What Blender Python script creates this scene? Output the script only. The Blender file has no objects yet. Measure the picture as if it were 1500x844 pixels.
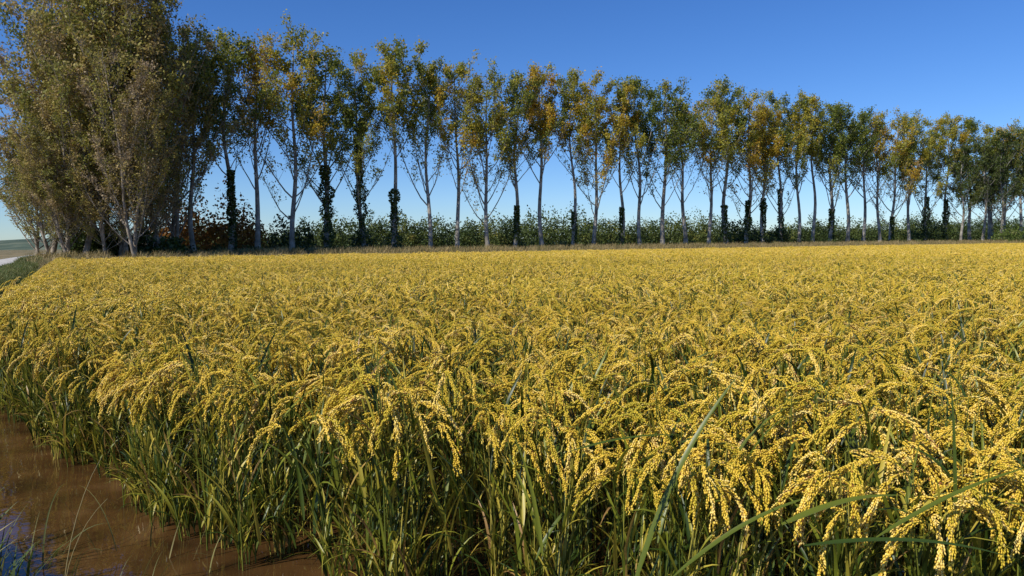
import bpy, math, random
import numpy as np
from mathutils import Vector, Matrix, Euler
random.seed(7); rng=np.random.default_rng(7)
sc=bpy.context.scene
R=random.uniform
def rad(a): return math.radians(a)

# ------------------------------------------------------------ mesh builder
class MB:
    def __init__(s): s.V=[];s.F=[];s.T=[];s.M=[];s.n=0
    def add(s,v,f,t,m):
        v=np.asarray(v,float); s.V.append(v)
        n=s.n
        s.F.extend((np.asarray(f)+n).tolist()); s.n+=len(v)
        s.T.extend([t]*len(f) if not hasattr(t,'__len__') else list(t)); s.M.extend([m]*len(f))
    def mesh(s,name,mats,smooth=True):
        me=bpy.data.meshes.new(name)
        me.from_pydata(np.concatenate(s.V).tolist(),[],s.F)
        a=me.attributes.new('tint','FLOAT','FACE'); a.data.foreach_set('value',np.array(s.T,dtype=np.float32))
        for m in mats: me.materials.append(m)
        me.polygons.foreach_set('material_index',np.array(s.M,dtype=np.int32))
        me.polygons.foreach_set('use_smooth',np.full(len(s.F),smooth))
        me.update(); return me
    def tube(s,pts,rs,sides,t,m):
        pts=np.asarray(pts); n=len(pts)
        d=np.gradient(pts,axis=0); d/=np.linalg.norm(d,axis=1)[:,None]+1e-9
        ref=np.array([1.,0,0]) if abs(d[0][0])<.8 else np.array([0,1.,0])
        u=np.cross(d,ref); u/=np.linalg.norm(u,axis=1)[:,None]+1e-9
        w=np.cross(d,u)
        a=np.arange(sides)*2*math.pi/sides
        V=(pts[:,None,:]+np.asarray(rs)[:,None,None]*(np.cos(a)[None,:,None]*u[:,None,:]+np.sin(a)[None,:,None]*w[:,None,:])).reshape(-1,3)
        F=[(i*sides+j,i*sides+(j+1)%sides,(i+1)*sides+(j+1)%sides,(i+1)*sides+j) for i in range(n-1) for j in range(sides)]
        s.add(V,F,t,m)
    def blade(s,pts,az,w,t,m,twist=0.,fold=True):
        pts=np.asarray(pts); n=len(pts); V=[];F=[]
        for i in range(n):
            u=i/(n-1); ww=w*min(1,.35+u*5)*(1-u**2.2)**.8*.5+.0003
            a=az+twist*u
            sd=np.array([-math.sin(a),math.cos(a),0.25*math.sin(twist*u*3)])
            if fold:
                V+= [pts[i]-sd*ww, pts[i]-np.array([0,0,ww*.45]), pts[i]+sd*ww]
            else: V+=[pts[i]-sd*ww, pts[i]+sd*ww]
        k=3 if fold else 2
        for i in range(n-1):
            for j in range(k-1):
                F.append((i*k+j,i*k+j+1,(i+1)*k+j+1,(i+1)*k+j))
        s.add(V,F,t,m)
    def grains(s,C,D,L,W,T,m):
        C=np.array(C);D=np.array(D);D/=np.linalg.norm(D,axis=1)[:,None]
        n=len(C); r=rng.normal(size=(n,3)); u=np.cross(D,r); u/=np.linalg.norm(u,axis=1)[:,None]; w=np.cross(D,u)
        L=np.broadcast_to(L,n)[:,None]*.5; W=np.broadcast_to(W,n)[:,None]*.5
        V=np.stack([C-D*L,C+u*W-D*L*.1,C+w*W*.8-D*L*.1,C-u*W-D*L*.1,C-w*W*.8-D*L*.1,C+D*L],1).reshape(-1,3)
        tp=np.array([(0,2,1),(0,3,2),(0,4,3),(0,1,4),(5,1,2),(5,2,3),(5,3,4),(5,4,1)])
        F=(tp[None]+6*np.arange(n)[:,None,None]).reshape(-1,3)
        s.add(V,F,np.repeat(T,8),m)
    def leaves(s,C,size,T,m,flat=0.):
        C=np.asarray(C); n=len(C)
        if n==0:return
        a=rng.normal(size=(n,3)); a/=np.linalg.norm(a,axis=1)[:,None]
        b=np.cross(a,rng.normal(size=(n,3))); b/=np.linalg.norm(b,axis=1)[:,None]
        sz=np.broadcast_to(size,n)*rng.uniform(.6,1.3,n); sz=sz[:,None]
        V=np.stack([C-a*sz*.55,C+b*sz*.36+a*sz*.05,C+a*sz*.6,C-b*sz*.36],1).reshape(-1,3)
        F=4*np.arange(n)[:,None]+np.arange(4)[None]
        s.add(V,F,T if hasattr(T,'__len__') else np.full(n,T),m)

def arc(p,az,th0,th1,L,n,pw=1.):
    u=((np.arange(n)+.5)/n)**pw; th=th0+(th1-th0)*u
    D=np.stack([np.sin(th)*math.cos(az),np.sin(th)*math.sin(az),np.cos(th)],1)
    P=np.concatenate([[[0,0,0]],np.cumsum(D*L/n,axis=0)])+np.array(p,float)
    return P,np.concatenate([D,D[-1:]])

# ------------------------------------------------------------ materials
def newmat(name):
    m=bpy.data.materials.new(name); m.use_nodes=True; nt=m.node_tree; nt.nodes.clear()
    return m,nt,nt.nodes.new('ShaderNodeOutputMaterial')
def ramp(nt,stops):
    r=nt.nodes.new('ShaderNodeValToRGB'); e=r.color_ramp.elements
    while len(e)<len(stops): e.new(.5)
    for i,(p,c) in enumerate(stops): e[i].position=p; e[i].color=(*c,1)
    return r
def veg(name,stops,transl=.3,rough=.5,objvar=0.,spec=.3):
    m,nt,out=newmat(name); N=nt.nodes.new; L=nt.links.new
    at=N('ShaderNodeAttribute'); at.attribute_name='tint'
    oi=N('ShaderNodeObjectInfo')
    ma=N('ShaderNodeMath'); ma.operation='MULTIPLY_ADD'; L(oi.outputs['Random'],ma.inputs[0]); ma.inputs[1].default_value=objvar
    ad=N('ShaderNodeMath'); ad.operation='SUBTRACT'; L(at.outputs['Fac'],ad.inputs[0]); ad.inputs[1].default_value=objvar*.5
    L(ad.outputs[0],ma.inputs[2])
    r=ramp(nt,stops); L(ma.outputs[0],r.inputs[0])
    p=N('ShaderNodeBsdfPrincipled'); p.inputs['Roughness'].default_value=rough
    p.inputs['Specular IOR Level'].default_value=spec
    L(r.outputs[0],p.inputs['Base Color'])
    if transl>0:
        t=N('ShaderNodeBsdfTranslucent'); L(r.outputs[0],t.inputs['Color'])
        mx=N('ShaderNodeMixShader'); mx.inputs[0].default_value=transl
        L(p.outputs[0],mx.inputs[1]); L(t.outputs[0],mx.inputs[2]); L(mx.outputs[0],out.inputs[0])
    else: L(p.outputs[0],out.inputs[0])
    return m
M_grain=veg('rice_grain',[(0,(.50,.39,.03)),(.25,(.70,.48,.042)),(.6,(.86,.585,.075)),(.9,(.94,.72,.22)),(1,(.26,.10,.02))],0,.5,.14,.3)
M_rleaf=veg('rice_leaf',[(0,(.018,.036,.006)),(.35,(.05,.085,.011)),(.6,(.22,.24,.022)),(.85,(.55,.43,.06)),(1,(.36,.21,.07))],.25,.4,.1,.4)
M_stem=veg('rice_stem',[(0,(.035,.06,.009)),(.6,(.20,.21,.03)),(1,(.50,.40,.08))],0,.5,.1)
M_pop=veg('poplar_leaf',[(0,(.10,.14,.022)),(.3,(.23,.26,.038)),(.55,(.44,.38,.042)),(.85,(.60,.36,.035)),(1,(.40,.19,.04))],.42,.5,.34)
M_dkp=veg('dark_tree_leaf',[(0,(.035,.06,.012)),(.6,(.09,.12,.022)),(1,(.22,.20,.04))],.3,.5,.2)
M_ivy=veg('ivy_leaf',[(0,(.02,.04,.008)),(1,(.09,.12,.02))],.15,.5,.2)
M_dry=veg('dry_leaf',[(0,(.15,.17,.028)),(.35,(.31,.28,.05)),(.7,(.40,.29,.09)),(1,(.38,.28,.17))],.35,.55,.35)
M_belt=veg('distant_leaf',[(0,(.022,.04,.010)),(.5,(.07,.10,.020)),(.8,(.15,.16,.03)),(1,(.28,.21,.05))],.2,.6,0)
M_rust=veg('rust_leaf',[(0,(.06,.06,.015)),(.5,(.28,.12,.02)),(1,(.42,.20,.03))],.3,.6,0)
M_straw=veg('straw_grass',[(0,(.10,.12,.03)),(.5,(.34,.25,.10)),(1,(.50,.37,.18))],.25,.6,.3)
M_weed=veg('weed_stem',[(0,(.05,.08,.02)),(.6,(.20,.19,.06)),(1,(.42,.32,.15))],.2,.6,.1)
M_green=veg('green_grass',[(0,(.05,.085,.015)),(.6,(.12,.17,.03)),(1,(.34,.28,.11))],.3,.5,.3)
def noise_mat(name,stops,scale,rough=.9,bump=.0,detail=6,bscale=None):
    m,nt,out=newmat(name); N=nt.nodes.new; L=nt.links.new
    tc=N('ShaderNodeTexCoord'); n=N('ShaderNodeTexNoise'); n.inputs['Scale'].default_value=scale; n.inputs['Detail'].default_value=detail
    L(tc.outputs['Object'],n.inputs['Vector'])
    r=ramp(nt,stops); L(n.outputs['Fac'],r.inputs[0])
    p=N('ShaderNodeBsdfPrincipled'); p.inputs['Roughness'].default_value=rough; p.inputs['Specular IOR Level'].default_value=.2
    L(r.outputs[0],p.inputs['Base Color'])
    if bump:
        n2=N('ShaderNodeTexNoise'); n2.inputs['Scale'].default_value=bscale or scale*5; n2.inputs['Detail'].default_value=5
        L(tc.outputs['Object'],n2.inputs['Vector'])
        b=N('ShaderNodeBump'); b.inputs['Strength'].default_value=bump; b.inputs['Distance'].default_value=.05
        L(n2.outputs['Fac'],b.inputs['Height']); L(b.outputs[0],p.inputs['Normal'])
    L(p.outputs[0],out.inputs[0]); return m
M_bark=noise_mat('poplar_bark',[(.3,(.11,.10,.08)),(.5,(.26,.235,.195)),(.72,(.52,.49,.43))],1.0,.9,.4,bscale=9)
M_bark2=noise_mat('brush_bark',[(.3,(.12,.10,.075)),(.5,(.26,.215,.165)),(.7,(.44,.38,.31))],1.3,.9,.4,bscale=9)
M_ground=noise_mat('ground_soil',[(.35,(.08,.085,.03)),(.5,(.19,.15,.07)),(.65,(.28,.21,.11))],.35,.95,.5,bscale=6)
M_track=noise_mat('track_gravel',[(.35,(.38,.36,.33)),(.65,(.55,.53,.5))],2.,.9,.3,bscale=20)
M_hill=noise_mat('hill_woods',[(.35,(.05,.075,.05)),(.55,(.09,.12,.075)),(.7,(.17,.18,.12))],.02,.95,0,detail=10)  # distance haze mixed into the woods' colours: bluish and muted
# water
M_water,nt,out=newmat('muddy_water'); N=nt.nodes.new; L=nt.links.new
tc=N('ShaderNodeTexCoord'); n1=N('ShaderNodeTexNoise'); n1.inputs['Scale'].default_value=2.5; n1.inputs['Detail'].default_value=6
L(tc.outputs['Object'],n1.inputs['Vector'])
r=ramp(nt,[(.3,(.035,.018,.007)),(.55,(.085,.042,.014)),(.75,(.14,.075,.03))]); L(n1.outputs['Fac'],r.inputs[0])
n2=N('ShaderNodeTexNoise'); n2.inputs['Scale'].default_value=7; L(tc.outputs['Object'],n2.inputs['Vector'])
b=N('ShaderNodeBump'); b.inputs['Strength'].default_value=.1; b.inputs['Distance'].default_value=.02; L(n2.outputs['Fac'],b.inputs['Height'])
p=N('ShaderNodeBsdfPrincipled'); p.inputs['Roughness'].default_value=.035; p.inputs['IOR'].default_value=1.33; p.inputs['Specular IOR Level'].default_value=1.
L(r.outputs[0],p.inputs['Base Color']); L(b.outputs[0],p.inputs['Normal']); L(p.outputs[0],out.inputs[0])

def obj(name,me,loc=(0,0,0),rz=0,scl=1,parent=None,coll=None):
    o=bpy.data.objects.new(name,me); o.location=loc; o.rotation_euler=(0,0,rz)
    o.scale=(scl,)*3 if not hasattr(scl,'__len__') else scl
    (coll or sc.collection).objects.link(o)
    if parent: o.parent=parent
    return o

# ------------------------------------------------------------ layout of the land
EY=[-10,0,.8,1.5,2.05,2.4,2.85,3.1,3.85,4.3,7.6,47,200]
EX=[30,8,3.4,2.3,1.45,.9,.3,-.5,-1.65,-2.2,-5.5,-28.7,-119.6]
def xe(y): return np.interp(y,EY,EX)
def yfar(x): return 54+.566*(x+20)
def ss(a,b,x):
    t=np.clip((x-a)/(b-a),0,1); return t*t*(3-2*t)
def H(x,y):
    x=np.asarray(x,float);y=np.asarray(y,float)
    s=xe(y)-x; t=y-yfar(x)
    return -.12+.47*np.maximum(ss(1.5,2.6,s),ss(.3,3,t))+.55*ss(7,20,t)*ss(-9,2,-s+2)
def axis(dense0,dense1,step,far):
    a=list(np.arange(dense0,dense1,step)); f=[d for d in far]
    return np.array(sorted([dense0-d for d in f]+a+[dense1+d for d in f]))
xs=axis(-85,150,.9,[15,50,150,400,1000,3000]); ys=axis(-8,190,.9,[15,50,150,400,1000,3500])
X,Y=np.meshgrid(xs,ys); Z=H(X,Y)
V=np.stack([X,Y,Z],-1).reshape(-1,3); nx=len(xs)
F=[(j*nx+i,j*nx+i+1,(j+1)*nx+i+1,(j+1)*nx+i) for j in range(len(ys)-1) for i in range(nx-1)]
mb=MB(); mb.add(V,F,0.,0); obj('ground',mb.mesh('ground',[M_ground]))
mb=MB(); mb.add([(-60,-6,0),(140,-6,0),(140,150,0),(-60,150,0)],[(0,1,2,3)],0.,0); obj('water',mb.mesh('water',[M_water]))
mb=MB(); V=[];F=[]; yy=np.arange(4,190,1.)
for i,y in enumerate(yy):
    for off in (3.2,4.4,5.6,6.8):
        x=xe(y)-off; V.append((x,y,float(H(x,y))+.05+(.02 if off in(4.4,5.6) else -.02)))
for i in range(len(yy)-1):
    for k in range(3): F.append((4*i+k,4*i+k+1,4*i+5+k,4*i+4+k))
mb.add(V,F,0.,0); obj('gravel_track',mb.mesh('gravel_track',[M_track]))

# ------------------------------------------------------------ hills
def hill(name,dist,amp,x0,x1,seed,mat):
    r=np.random.default_rng(seed); ph=r.uniform(0,6.28,8)
    mb=MB(); V=[];F=[]; n=160; K=8
    for i in range(n+1):
        x=x0+(x1-x0)*i/n
        h=sum(math.sin(x*.0016*1.75**k+ph[k])/(1.6**k) for k in range(7))
        h=max(2,amp(x)*(1+.28*h))
        for k in range(K+1):
            u=k/K; V.append((x,dist+u*500,h*math.sin(u*math.pi/2)*(1+.06*math.sin(x*.05+k*2))))
    for i in range(n):
        for k in range(K): a=i*(K+1)+k; F.append((a,a+K+1,a+K+2,a+1))
    mb.add(V,F,0.,0); obj(name,mb.mesh(name,[mat]))
hill('hill',1300,lambda x: 46-34*ss(-900,-350,x),-2600,2600,3,M_hill)

# ------------------------------------------------------------ GN scatter
def scatter(name,coll,pts,rot,scl,idx):
    me=bpy.data.meshes.new(name); me.from_pydata([tuple(p) for p in pts],[],[])
    n=len(pts)
    a=me.attributes.new('rot','FLOAT_VECTOR','POINT'); a.data.foreach_set('vector',np.asarray(rot,dtype=np.float32).ravel())
    a=me.attributes.new('scl','FLOAT','POINT'); a.data.foreach_set('value',np.asarray(scl,dtype=np.float32))
    a=me.attributes.new('idx','INT','POINT'); a.data.foreach_set('value',np.asarray(idx,dtype=np.int32))
    o=obj(name,me)
    g=bpy.data.node_groups.new(name+'_scatter','GeometryNodeTree')
    g.interface.new_socket(name='Geometry',in_out='INPUT',socket_type='NodeSocketGeometry')
    g.interface.new_socket(name='Geometry',in_out='OUTPUT',socket_type='NodeSocketGeometry')
    N=g.nodes.new;L=g.links.new
    gi=N('NodeGroupInput');go=N('NodeGroupOutput')
    ip=N('GeometryNodeInstanceOnPoints'); ci=N('GeometryNodeCollectionInfo')
    ci.inputs['Collection'].default_value=coll; ci.inputs['Separate Children'].default_value=True; ci.inputs['Reset Children'].default_value=True
    def na(t,nm):
        q=N('GeometryNodeInputNamedAttribute'); q.data_type=t; q.inputs['Name'].default_value=nm; return q.outputs['Attribute']
    e=N('FunctionNodeEulerToRotation'); L(na('FLOAT_VECTOR','rot'),e.inputs[0])
    L(gi.outputs[0],ip.inputs['Points']); L(ci.outputs[0],ip.inputs['Instance'])
    ip.inputs['Pick Instance'].default_value=True
    L(na('INT','idx'),ip.inputs['Instance Index']); L(e.outputs[0],ip.inputs['Rotation']); L(na('FLOAT','scl'),ip.inputs['Scale'])
    L(ip.outputs[0],go.inputs[0])
    m=o.modifiers.new('scatter','NODES'); m.node_group=g
    return o
def newcoll(n): return bpy.data.collections.new(n)

# ------------------------------------------------------------ rice
def panicle(mb,base,az,lod):
    L=R(.20,.29); th0=rad(R(20,60)); th1=rad(R(135,179))
    tone=R(.0,.85)
    n=12 if lod<2 else 7
    P,DD=arc(base,az,th0,th1,L,n,.48)
    if lod==0:
        mb.tube(P,np.linspace(.0018,.0008,len(P)),3,.5,1)
        nb=15; s=.03+.84*np.arange(nb)/(nb-1); i=np.minimum((s*n).astype(int),n-1)
        p=P[i]+(P[i+1]-P[i])*(s*n-i)[:,None]; d=DD[i]+rng.normal(size=(nb,3))*.15
        K=11; C=[];D=[];T=[]
        lim=(11*(1-.25*s)*rng.uniform(.8,1.05,nb)).astype(int)
        bt=rng.uniform(-.22,.22,nb)
        for k in range(K):
            d=d+np.array([0,0,-.06]); d/=np.linalg.norm(d,axis=1)[:,None]; p=p+d*.0080
            m=k<lim
            for side in (0,1):
                off=np.cross(d,rng.normal(size=(nb,3))); off/=np.linalg.norm(off,axis=1)[:,None]
                C.append((p+off*.0033)[m]); D.append((d+off*.2)[m]); T.append(tone+bt[m]+rng.uniform(-.2,.2,m.sum()))
        C=np.concatenate(C);D=np.concatenate(D);T=np.clip(np.concatenate(T),0,.93); T[rng.uniform(size=len(T))<.04]=1
        mb.grains(C,D,rng.uniform(.0125,.0155,len(C)),rng.uniform(.0056,.0068,len(C)),T,0)
    elif lod==1:
        nb=8; s=.04+.83*np.arange(nb)/(nb-1); i=np.minimum((s*n).astype(int),n-1)
        p=P[i]; d=DD[i]+rng.normal(size=(nb,3))*.14; C=[];D=[];T=[]
        for k in range(5):
            d=d+np.array([0,0,-.12]); d/=np.linalg.norm(d,axis=1)[:,None]; p=p+d*.018
            C.append(p+rng.normal(size=(nb,3))*.002); D.append(d+rng.normal(size=(nb,3))*.13); T.append(tone+rng.uniform(-.3,.3,nb))
        mb.grains(np.concatenate(C),np.concatenate(D),.027,.0135,np.clip(np.concatenate(T),0,.93),0)
    else:
        C=np.concatenate([P[1:],P[1:]+[0,0,-.018]])+rng.normal(size=(2*n,3))*.008; D=np.concatenate([DD[:-1]]*2)+rng.normal(size=(2*n,3))*.2
        mb.grains(C,D,.052,.026,np.clip(tone+rng.uniform(-.25,.25,2*n),0,.93),0)
def tiller(mb,x,y,az,lod,hmul=1.,edge=False):
    ht=(R(.80,.98) if edge else R(.72,.97))*hmul; lean=R(.02,.11)
    la=az+R(-.8,.8)
    top=np.array([x+math.cos(la)*lean,y+math.sin(la)*lean,ht])
    n=5 if lod<2 else 2
    u=np.arange(n+1)/n
    P=np.stack([x+(top[0]-x)*u**1.6,y+(top[1]-y)*u**1.6,ht*u],1)
    if lod<2: mb.tube(P,np.linspace(.0038,.0018,n+1),4 if lod==0 else 3,R(.0,.95)**1.2,2)
    if R(0,1)<.93: panicle(mb,top,az,lod)
    hs=[.12,.26,.40,.52,.62] if lod==0 else ([.3,.52,.64] if lod==1 else [.66])
    if edge: hs=[.05,.1,.18]+hs
    if R(0,1)<.36: hs=hs+[.78]
    for h in hs:
        h=h+R(-.06,.06)
        if h>ht: continue
        b=np.array([x+(top[0]-x)*(max(h,0)/ht)**1.6,y+(top[1]-y)*(max(h,0)/ht)**1.6,h])
        a=R(0,6.283); L=R(.2,.40)
        t0=rad(R(4,24)); t1=rad(R(25,80) if R(0,1)<.6 else R(80,140))
        if h>.7: L*=.85; t0=rad(R(15,55)); t1=rad(R(35,110))
        PP,_=arc(b,a,t0,t1,L,7 if lod==0 else 4,1.4)
        tint=R(.0,.6) if R(0,1)<(.45 if h<.5 else .72) else R(.55,.9)  # sunlit look of low leaves put into the tint: brighter more often
        if R(0,1)<.05: tint=1
        mb.blade(PP,a,R(.009,.0155),tint,1,twist=R(-1.2,1.2),fold=(lod==0))
RM=[M_grain,M_rleaf,M_stem]
cE=newcoll('rice_edge_plants'); cN=newcoll('rice_patches_close'); cM=newcoll('rice_patches_middle'); cF=newcoll('rice_patches_far')
for lod in (0,1):
  for v in range(7):
    mb=MB(); az0=R(-.9,.9)
    for k in range(6):
        a=R(0,6.283); rr=R(0,.07); tiller(mb,math.cos(a)*rr,math.sin(a)*rr,az0+rng.normal()*1.1,lod,edge=True)
    obj('rice_plant_%d_%02d'%(lod,v),mb.mesh('rice_plant',RM),coll=cE)
PS0,PS1,PS2=.6,1.0,1.0
def patch(size,count,lod,nm,coll):
    mb=MB(); n=int(math.ceil(math.sqrt(count))); bz=R(0,6.28)
    for i in range(n):
        for j in range(n):
            x=((i+R(-.25,1.25))/n-.5)*size; y=((j+R(-.25,1.25))/n-.5)*size
            tiller(mb,x,y,bz+rng.normal()*.8+1.2*math.sin(x*9+y*7),lod,1+.09*math.sin(x*8+bz)*math.sin(y*9))
    obj(nm,mb.mesh('rice_patch',RM),coll=coll)
for v in range(8): patch(PS0,47,0,'rice_patch_close_%02d'%v,cN)
for v in range(6): patch(PS1,121,1,'rice_patch_middle_%02d'%v,cM)
for v in range(6): patch(PS2,121,2,'rice_patch_far_%02d'%v,cF)
def field(name,coll,NV,y0,y1,size,lod,edge):
    n=int(y1*1.1/size)+3
    I,J=np.meshgrid(np.arange(-n,n+1),np.arange(0,n+1)); I=I.ravel();J=J.ravel()
    gx=I*size;gy=J*size
    d=np.hypot(gx,gy)
    vis=(np.abs(gx)<gy*.9+2.2)&(d>=y0)&(d<y1)&(gy<yfar(gx)-size*.5)
    s=gx-xe(gy); ins=(s>size*.75+.15)
    if lod==0: ins&=(gx-xe(gy-.3)>.25)
    k=vis&ins; P=np.stack([gx[k],gy[k],np.full(k.sum(),-.04)],1); m=len(P)
    rot=np.zeros((m,3)); rot[:,2]=rng.integers(0,4,m)*math.pi/2+rng.normal(0,.08,m)
    big=np.sin(P[:,0]*.5+np.sin(P[:,1]*.4)*1.3)*np.sin(P[:,1]*.45+P[:,0]*.23)
    scatter(name,coll,P,rot,1.03+.045*big+rng.normal(0,.03,m),rng.integers(0,NV,m))
    print(name,m)
    kb=vis&~ins&(s>-size*1.5); E=[]
    for cx,cy in zip(gx[kb],gy[kb]):
        q=rng.uniform(-.5,.5,(int(25*size*size)+1,2))*size+[cx,cy]
        E.extend([tuple(a) for a in q if a[0]>xe(a[1])])
    E=np.array(E); m=len(E)
    if m:
        rot=np.zeros((m,3)); rot[:,2]=rng.normal(0,1.0,m)-2.2; rot[:,0]=rng.normal(0,.07,m); rot[:,1]=rng.normal(0,.07,m)
        scatter(name+'_border',cE,np.stack([E[:,0],E[:,1],np.full(m,-.04)],1),rot,rng.normal(1.02,.06,m),rng.integers(0,7,m)+7*min(lod,1))
        print('border',m)
field('rice_crop_close',cN,8,1.45,9.6,PS0,0,1)
field('rice_crop_middle',cM,6,9.6,34.,PS1,1,1)
field('rice_crop_far',cF,6,34.,150.,PS2,2,1)

# large loose blades near the camera
mb=MB()
def bigblade(p0,az,t0,t1,L,w,tint,tw=.6):
    P,_=arc(p0,az,rad(t0),rad(t1),L,12,1.3); mb.blade(P,az,w,tint,0,twist=tw)
bigblade((.38,2.35,.48),.4,20,48,.82,.024,.45,.5)
bigblade((.48,2.2,.60),.1,50,82,.55,.018,.45,.7)
bigblade((.74,2.0,.84),.2,70,98,.38,.028,.5,.3)
bigblade((.78,1.95,.80),-.1,80,108,.55,.022,.35,.4)
bigblade((-.1,2.7,.62),2.7,35,80,.45,.016,.4)
bigblade((.2,2.6,.88),.1,75,96,.42,.016,.4)
bigblade((-.5,3.0,.5),2.4,25,60,.55,.016,.4)
bigblade((1.0,2.0,.8),.1,60,80,.5,.016,.45)
bigblade((1.4,2.3,.7),1.2,4,34,.5,.012,.4)
bigblade((.9,1.9,.6),2.6,25,75,.55,.018,.4)
bigblade((-.9,3.1,.45),2.0,30,80,.5,.016,.4)
bigblade((.1,2.6,.5),1.9,20,75,.55,.018,.6)
for i in range(130):
    y=R(1.8,3.7); x=float(xe(y))+R(-.12,.3)
    bigblade((x,y,R(.15,.66)),R(0,6.28),R(5,40),R(25,105),R(.3,.55),R(.012,.020),R(.2,.85),R(-1,1))
obj('rice_leaf_blades',mb.mesh('rice_leaf_blades',[M_rleaf]))

# weeds at the ditch
mb=MB()
for i in range(60):
    x=R(-3.0,-1.45); y=R(2.6,4.1)
    if x>xe(y)-.12: continue
    a=R(0,6.28); P,_=arc((x,y,-.02),a,rad(R(3,25)),rad(R(30,110)),R(.2,.6),9,1.5)
    mb.blade(P,a,R(.004,.008),R(0,.8),0,twist=R(-1,1))
for (x,y,a,l) in [(-1.72,2.7,1.4,.85),(-1.9,3.0,.6,.6)]:
    P,_=arc((x,y,.0),a,rad(4),rad(50),l,10,2); mb.tube(P,np.linspace(.003,.001,11),4,.8,0)
obj('ditch_weeds',mb.mesh('ditch_weeds',[M_weed]))

# ------------------------------------------------------------ trees
def make_tree(seed,Ht=25,nb=22,start=.22,th_in=(34,56),th_out=(10,26),twig=4,leafn=8,d0=.38,d1=.62,dmin=.05,r0=.28,tb=.4,tv=.2,lsz=.2,stems=1,mats=None,lk=1.):
    random.seed(seed); mb=MB(); LC=[];LT=[]
    for st in range(stems):
        sa=R(0,6.28); sl=0 if stems==1 else R(.5,1)
        hh=Ht*(1 if st==0 else R(.72,.95))
        n=14; ph=[R(0,6.28) for _ in range(4)]
        T=[];Rr=[]
        for i in range(n+1):
            t=i/n
            T.append([sl*t*hh*.16*math.cos(sa)+.5*math.sin(t*4+ph[0])*t+.16*math.sin(t*11+ph[1]),sl*t*hh*.16*math.sin(sa)+.5*math.sin(t*4.4+ph[2])*t+.16*math.sin(t*10+ph[3]),t*hh*.93-.1])
            Rr.append(r0*(.75 if stems>1 else 1)*((1-t)**.95)*(1.25 if i==0 else 1)+.02)
        T=np.array(T); mb.tube(T,Rr,8,0.,0)
        az=R(0,6.28)
        for b in range(nb):
            t=start+(.93-start)*((b+R(0,1))/nb); az+=2.4+R(-.8,.8)
            f=t*n;i=int(f);p=T[i]+(T[min(i+1,n)]-T[i])*(f-i)
            Lb=max(1.5,(1.0-t)*hh*(.50+.52*t)*R(.55,1.08)*lk)
            P,D=arc(p,az,rad(R(*th_in)),rad(R(*th_out)),Lb,8,.55)
            P+=np.cumsum(rng.normal(0,.09,P.shape),axis=0)*.6; P[0]=p
            rb=Rr[i]*R(.18,.36)+.012
            mb.tube(P,np.linspace(rb,.013,9),4,0.,0)
            vig=R(.4,1.35); tone=tb+R(-tv,tv)
            for s_ in range(int(Lb*1.05)+3):
                u=R(.18,1); f2=u*8;i2=min(int(f2),7);p2=P[i2]+(P[i2+1]-P[i2])*(f2-i2)
                a2=az+R(-1.5,1.5)if R(0,1)<.7 else R(0,6.28); Ls=max(.8,Lb*R(.18,.34)*(1.15-u))
                P2,D2=arc(p2,a2,rad(R(20,50)),rad(R(5,35)),Ls,4,.7)
                mb.tube(P2,np.linspace(.02,.008,5),3,0.,0)
                for w in range(twig):
                    u3=R(.25,1);f3=u3*4;i3=min(int(f3),3);p3=P2[i3]+(P2[i3+1]-P2[i3])*(f3-i3)
                    P3,_=arc(p3,R(0,6.28),rad(R(15,75)),rad(R(20,80)),R(.4,1.1),2)
                    mb.tube(P3,[.009,.007,.005],3,0.,0)
                    zr=p3[2]/Ht
                    dens=max(dmin,min(1,(zr-d0)/(d1-d0)))*vig
                    k=rng.poisson(leafn*dens)
                    if k:
                        q=rng.uniform(0.1,1.15,k)[:,None]
                        LC.append(P3[0]+(P3[2]-P3[0])*q+rng.normal(0,.22,(k,3)))
                        LT.append(np.clip(tone+rng.normal(0,.09)+rng.normal(0,.07,k),0,1))
    if LC: mb.leaves(np.concatenate(LC),lsz,np.concatenate(LT),1)
    return mb.mesh('poplar_tree_mesh',mats or [M_bark,M_pop])
variants=[]
for v in range(10):
    variants.append(make_tree(100+v,leafn=[16,18,14,17,9,15,18,14,16,16][v],tb=[.38,.28,.5,.42,.5,.33,.45,.6,.45,.38][v],d0=[.28,.34,.24,.38,.38,.30,.2,.34,.36,.25][v],nb=[22,20,26,19,23,21,24,24,22,20][v],start=[.20,.34,.13,.40,.25,.30,.16,.36,.28,.22][v],lsz=.24,dmin=.15,th_in=[(34,56),(28,46),(45,70),(34,56),(25,45),(40,64),(38,66),(28,48),(40,60),(30,50)][v],th_out=[(10,26),(14,32),(8,24),(12,34),(8,22),(14,32),(12,28),(8,26),(14,30),(4,24)][v]))
# bearings (x/y) of the trunks on the planting line y = 94 + .566 x
px=[285,343,380,432,483,533,578,632,672,716,757,795,842,871,911,938,971,1003,1040,1062,1095,1118,1145,1170,1192,1217,1241,1265,1287,1305,1330,1355,1385,1421,1447,1472,1500,1530,1560]
ks=[(q-750)/1083 for q in px]
def ivy_mesh(seed,h,w):
    random.seed(seed); C=[]
    for i in range(int(190*h)):
        z=h*R(0,1)**.8; zz=z/h
        rr=w*(.55+.45*math.sin(z*1.7+seed)*math.sin(z*.9+seed*2))*(1-.45*zz)
        a=R(0,6.28); rr=max(.35,rr)*R(.6,1.15)
        C.append((math.cos(a)*rr,math.sin(a)*rr,z))
    mb=MB(); mb.leaves(C,.26,rng.uniform(0,1,len(C)),0); return mb.mesh('ivy_mesh',[M_ivy])
ivy={483:(10,1.3),533:(13.5,1.35),578:(7,1.3),343:(9,.7),757:(6,.6),842:(5,.5),911:(6,.6),1062:(6,1),1095:(7,.9),1118:(8,.9),1145:(9,1.),1217:(6,.7),1355:(9,1.3),1305:(5,.7),1385:(8,1.2)}
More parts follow.
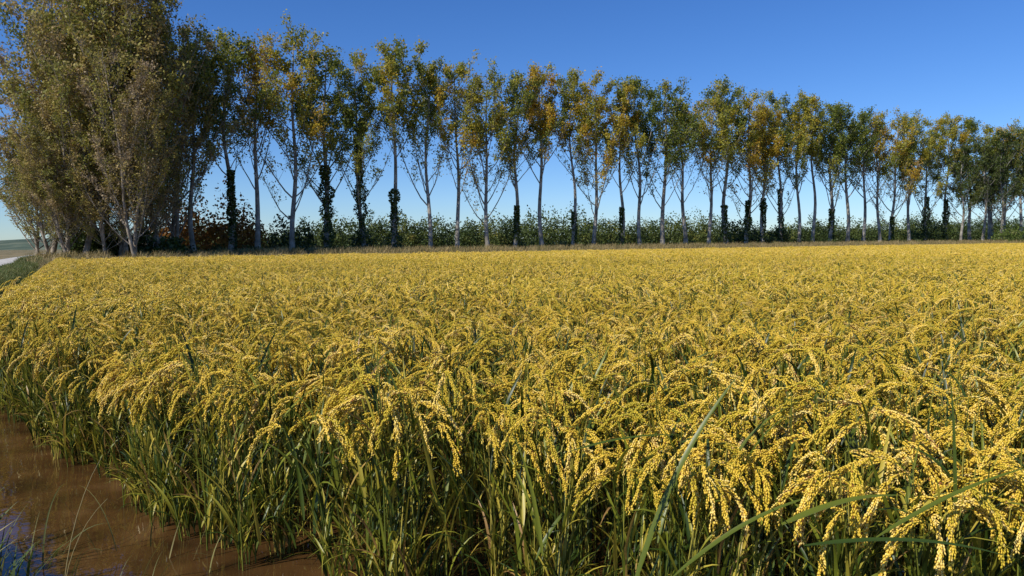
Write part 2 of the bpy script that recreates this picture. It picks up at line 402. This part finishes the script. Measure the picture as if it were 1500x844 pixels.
order=[1,5,4,2,0,6,3,9,8,2,5,7,3,6,1,9,0,4,8,5,2,7,6,1,3,0]
for i,k in enumerate(ks):
    y=94/(1-.566*k)+R(-.5,.5); x=k*y
    s=R(.93,1.05)
    v=order[i%len(order)]
    z=float(H(x,y))
    o=obj('poplar_tree',variants[v],(x,y,z),R(0,6.28),(s*R(.9,1.15),s*R(.9,1.15),s))
    o.rotation_euler[0]=R(-.03,.03); o.rotation_euler[1]=R(-.035,.035)
    if px[i] in ivy:
        h,w=ivy[px[i]]; obj('ivy',ivy_mesh(px[i],h,w),parent=o)
# leafier, rounder trees closing the right end
rt=[make_tree(500+v,Ht=22,nb=22,start=.16,th_in=(40,62),th_out=(18,42),leafn=15,d0=.12,d1=.4,dmin=.3,tb=.4,tv=.3,lsz=.25,lk=.95,mats=[M_bark,M_dkp]) for v in range(2)]
for j,(q,yo,s) in enumerate([(1408,-5,.88),(1440,-6,.93),(1466,-8,1.03),(1494,-7,1.05),(1525,-8,1.1),(1560,-6,1.1),(1452,5,.95)]):
    k=(q-750)/1083; y=94/(1-.566*k)+yo; x=k*y
    obj('broad_crowned_tree',rt[j%2],(x,y,float(H(x,y))),R(0,6.28),s)
# brushy, denser group closing the left end of the row
bm=[make_tree(300+v,Ht=25,nb=24,start=.05,th_in=(30,62),th_out=(12,36),twig=6,leafn=7,d0=.0,d1=.5,dmin=.5,r0=.26,tb=[.3,.65,.25,.5][v],tv=.35,lsz=.23,stems=2,mats=[M_bark2,M_dry]) for v in range(4)]
for (k,yy,s,v) in [(-.60,68,1.08,0),(-.575,65,1.1,1),(-.55,70,1.16,3),(-.525,67,1.08,2),(-.50,71,1.14,0),(-.475,70,1.08,1),(-.57,76,1.16,2),(-.51,63,.72,3),(-.60,64,.7,2),(-.455,75,.97,3),(-.62,70,.98,1)]:
    x=k*yy; obj('brushy_poplar_tree',bm[v],(x,yy,float(H(x,yy))),R(0,6.28),s)
for (k,yy,s,v) in [(-.625,66,.48,0),(-.60,63,.42,1),(-.575,69,.5,3),(-.55,64,.45,0),(-.52,66,.5,1),(-.49,69,.45,3),(-.64,70,.55,3),(-.605,72,.6,0)]:
    x=k*yy; obj('willow_sapling',bm[v],(x,yy,float(H(x,yy))-.1),R(0,6.28),(s*1.35,s*1.35,s))

# shrubs & distant trees
def clump(mb,cx,cy,cz,rx,ry,h,n,size,m,t0,t1,cone=0.):
    ph=[R(0,6.28) for _ in range(4)]
    d=rng.normal(size=(n,3)); d/=np.linalg.norm(d,axis=1)[:,None]; d[:,2]=np.abs(d[:,2])*1.0
    rr=rng.uniform(.62,1.02,n)
    lump=1+.16*np.sin(d[:,0]*5+ph[0])*np.sin(d[:,1]*5+ph[1])+.12*np.sin(d[:,2]*9+ph[2])
    z=d[:,2]*rr*lump
    base=rng.uniform(0,1,n)<.3; z=np.where(base,rng.uniform(0,.5,n),z)
    sh=(1-cone*np.clip(z,0,1))
    C=np.stack([cx+d[:,0]*rr*lump*rx*sh,cy+d[:,1]*rr*lump*ry*sh,cz+z*h],1)
    patch=.5+.5*np.sin(C[:,0]*1.7+ph[3])*np.sin(C[:,2]*2.1+ph[0])
    mb.leaves(C,size,np.clip(t0+(t1-t0)*(patch*.6+rng.uniform(0,.4,n)),0,1),m)
mb=MB()
for row in range(3):
    x=-68
    while x<190:
        y=150+row*9+.5*x+R(-2,2)
        if x/y<-.43: x+=3; continue
        h=(5.9+1.3*math.sin(x*.05+1)+1.2*math.sin(x*.17)+R(-1.1,1.3))+row*.5
        clump(mb,x,y,float(H(x,y))-.3,R(2.4,4.6),R(2.,3.),h,1000,.40,0,0 if R(0,1)<.5 else .3,R(.4,1.),cone=R(.0,.4))
        x+=R(2.4,4.8)
obj('distant_trees',mb.mesh('distant_trees',[M_belt]))
mb=MB()
for (x,y,r_,h) in [(-36,84,3.4,6.8),(-32.5,85,3.2,7.3),(-30,83,2.6,5.8),(-39,86,3,6.5)]:
    clump(mb,x,y,.6,r_,r_,h,1700,.34,0,.1,1.)
obj('rusty_oak_thicket',mb.mesh('rusty_oak_thicket',[M_rust]))
mb=MB()
for i in range(16):
    k=R(-.62,-.45); y=R(66,74); clump(mb,k*y,y,float(H(k*y,y))-.1,R(1,2),R(1,2),R(1.6,4.2),600,.3,0,0,.9)
for (k,y,r_,h) in [(-.31,88,1.8,4.5),(-.28,90,1.6,3.6),(-.2,92,1.6,3.2),(.30,118,1.8,4.2),(.32,119,2,4.6),(.36,120,2,4),(.55,139,2.2,4.2),(.575,140,2.4,4.6),(.67,140,3,4.6)]:
    clump(mb,k*y,y,.8,r_,r_,h,800,.32,0,0,.9)
# low scrub at the foot of the row
for i in range(90):
    k=R(-.45,.72); y=94/(1-.566*k)+R(-2.5,3); clump(mb,k*y,y,float(H(k*y,y))-.1,R(.5,1.5),R(.5,1.2),R(.5,1.5),150,.24,0,0,1.)
obj('shrub_undergrowth',mb.mesh('shrub_undergrowth',[M_ivy]))
mb=MB(); clump(mb,92,136,.7,4,3,3.6,1200,.3,0,.2,.9); obj('green_bush',mb.mesh('green_bush',[M_green]))

# grass
def tuftcoll(name,mat,hmin,hmax,n,rad_,cnt=5,w=.008):
    c=newcoll(name)
    for v in range(cnt):
        mb=MB()
        for i in range(n):
            a=R(0,6.28);rr=R(0,rad_);b=R(0,6.28)
            P,_=arc((math.cos(b)*rr,math.sin(b)*rr,-.02),a,rad(R(2,20)),rad(R(20,90)),R(hmin,hmax),4,1.4)
            mb.blade(P,a,R(.7,1.4)*w,R(0,1),0,twist=R(-1,1),fold=False)
        obj('%s_tuft_%d'%(name,v),mb.mesh(name+'_tuft',[mat]),coll=c)
    return c
cd=tuftcoll('dry_grass',M_straw,.3,.75,60,.5,5,.022)
cg=tuftcoll('green_grass',M_green,.15,.45,60,.3,5,.012)
def gridpts(x0,x1,y0,y1,st,jit):
    gx,gy=np.meshgrid(np.arange(x0,x1,st),np.arange(y0,y1,st))
    return gx.ravel()+rng.uniform(-jit,jit,gx.size)*st, gy.ravel()+rng.uniform(-jit,jit,gy.size)*st
gx,gy=gridpts(-75,125,25,175,1.0,.5); t=gy-yfar(gx)
k=(t>.6)&(t<30)&(gx>xe(gy)-2.6)&(rng.uniform(0,1,gx.size)<np.where(t<26,.8,.4))
gx=gx[k];gy=gy[k]; n=len(gx); rot=np.zeros((n,3));rot[:,2]=rng.uniform(0,6.28,n)
scatter('dry_grass',cd,np.stack([gx,gy,H(gx,gy)],1),rot,rng.uniform(.4,1.4,n),rng.integers(0,5,n)); print('dry',n)
yy=rng.uniform(3,60,7000)**1.0; off=np.concatenate([rng.uniform(1.8,3.3,5000),rng.uniform(6.7,14,2000)])
gx=xe(yy)-off; n=len(yy); rot=np.zeros((n,3));rot[:,2]=rng.uniform(0,6.28,n)
scatter('green_grass',cg,np.stack([gx,yy,H(gx,yy)],1),rot,rng.uniform(.5,1.2,n),rng.integers(0,5,n))

# ------------------------------------------------------------ light, sky, camera
az=rad(230); el=rad(41)
sd=Vector((math.sin(az)*math.cos(el),math.cos(az)*math.cos(el),math.sin(el)))
ld=bpy.data.lights.new('sun','SUN'); ld.energy=5.0; ld.angle=rad(.5); ld.color=(1,.95,.85)
lo=bpy.data.objects.new('sun',ld); sc.collection.objects.link(lo); lo.rotation_euler=sd.to_track_quat('Z','Y').to_euler()
w=bpy.data.worlds.new('World'); sc.world=w; w.use_nodes=True; nt=w.node_tree; nt.nodes.clear()
N=nt.nodes.new;L=nt.links.new
sk=N('ShaderNodeTexSky'); sk.sky_type='NISHITA'; sk.sun_disc=False; sk.sun_elevation=el; sk.sun_rotation=az
sk.altitude=200; sk.air_density=1.0; sk.dust_density=0; sk.ozone_density=2.5
hs=N('ShaderNodeHueSaturation'); hs.inputs['Saturation'].default_value=1.22; L(sk.outputs[0],hs.inputs['Color'])
vm=N('ShaderNodeVectorMath'); vm.operation='MULTIPLY'; vm.inputs[1].default_value=(.62,.80,1.16); L(hs.outputs[0],vm.inputs[0])
bg=N('ShaderNodeBackground'); bg.inputs[1].default_value=.11
wo=N('ShaderNodeOutputWorld'); L(vm.outputs[0],bg.inputs[0]); L(bg.outputs[0],wo.inputs[0])
cam=bpy.data.cameras.new('camera'); co=bpy.data.objects.new('camera',cam); sc.collection.objects.link(co)
cam.lens=26; cam.sensor_width=36; cam.clip_end=8000; cam.clip_start=.05
M=Matrix.Translation((0,0,1.62))@Matrix.Rotation(rad(90-3.4),4,'X')@Matrix.Rotation(rad(-.6),4,'Z')
co.matrix_world=M; sc.camera=co
sc.view_settings.view_transform='Standard'; sc.view_settings.look='None'; sc.view_settings.exposure=0
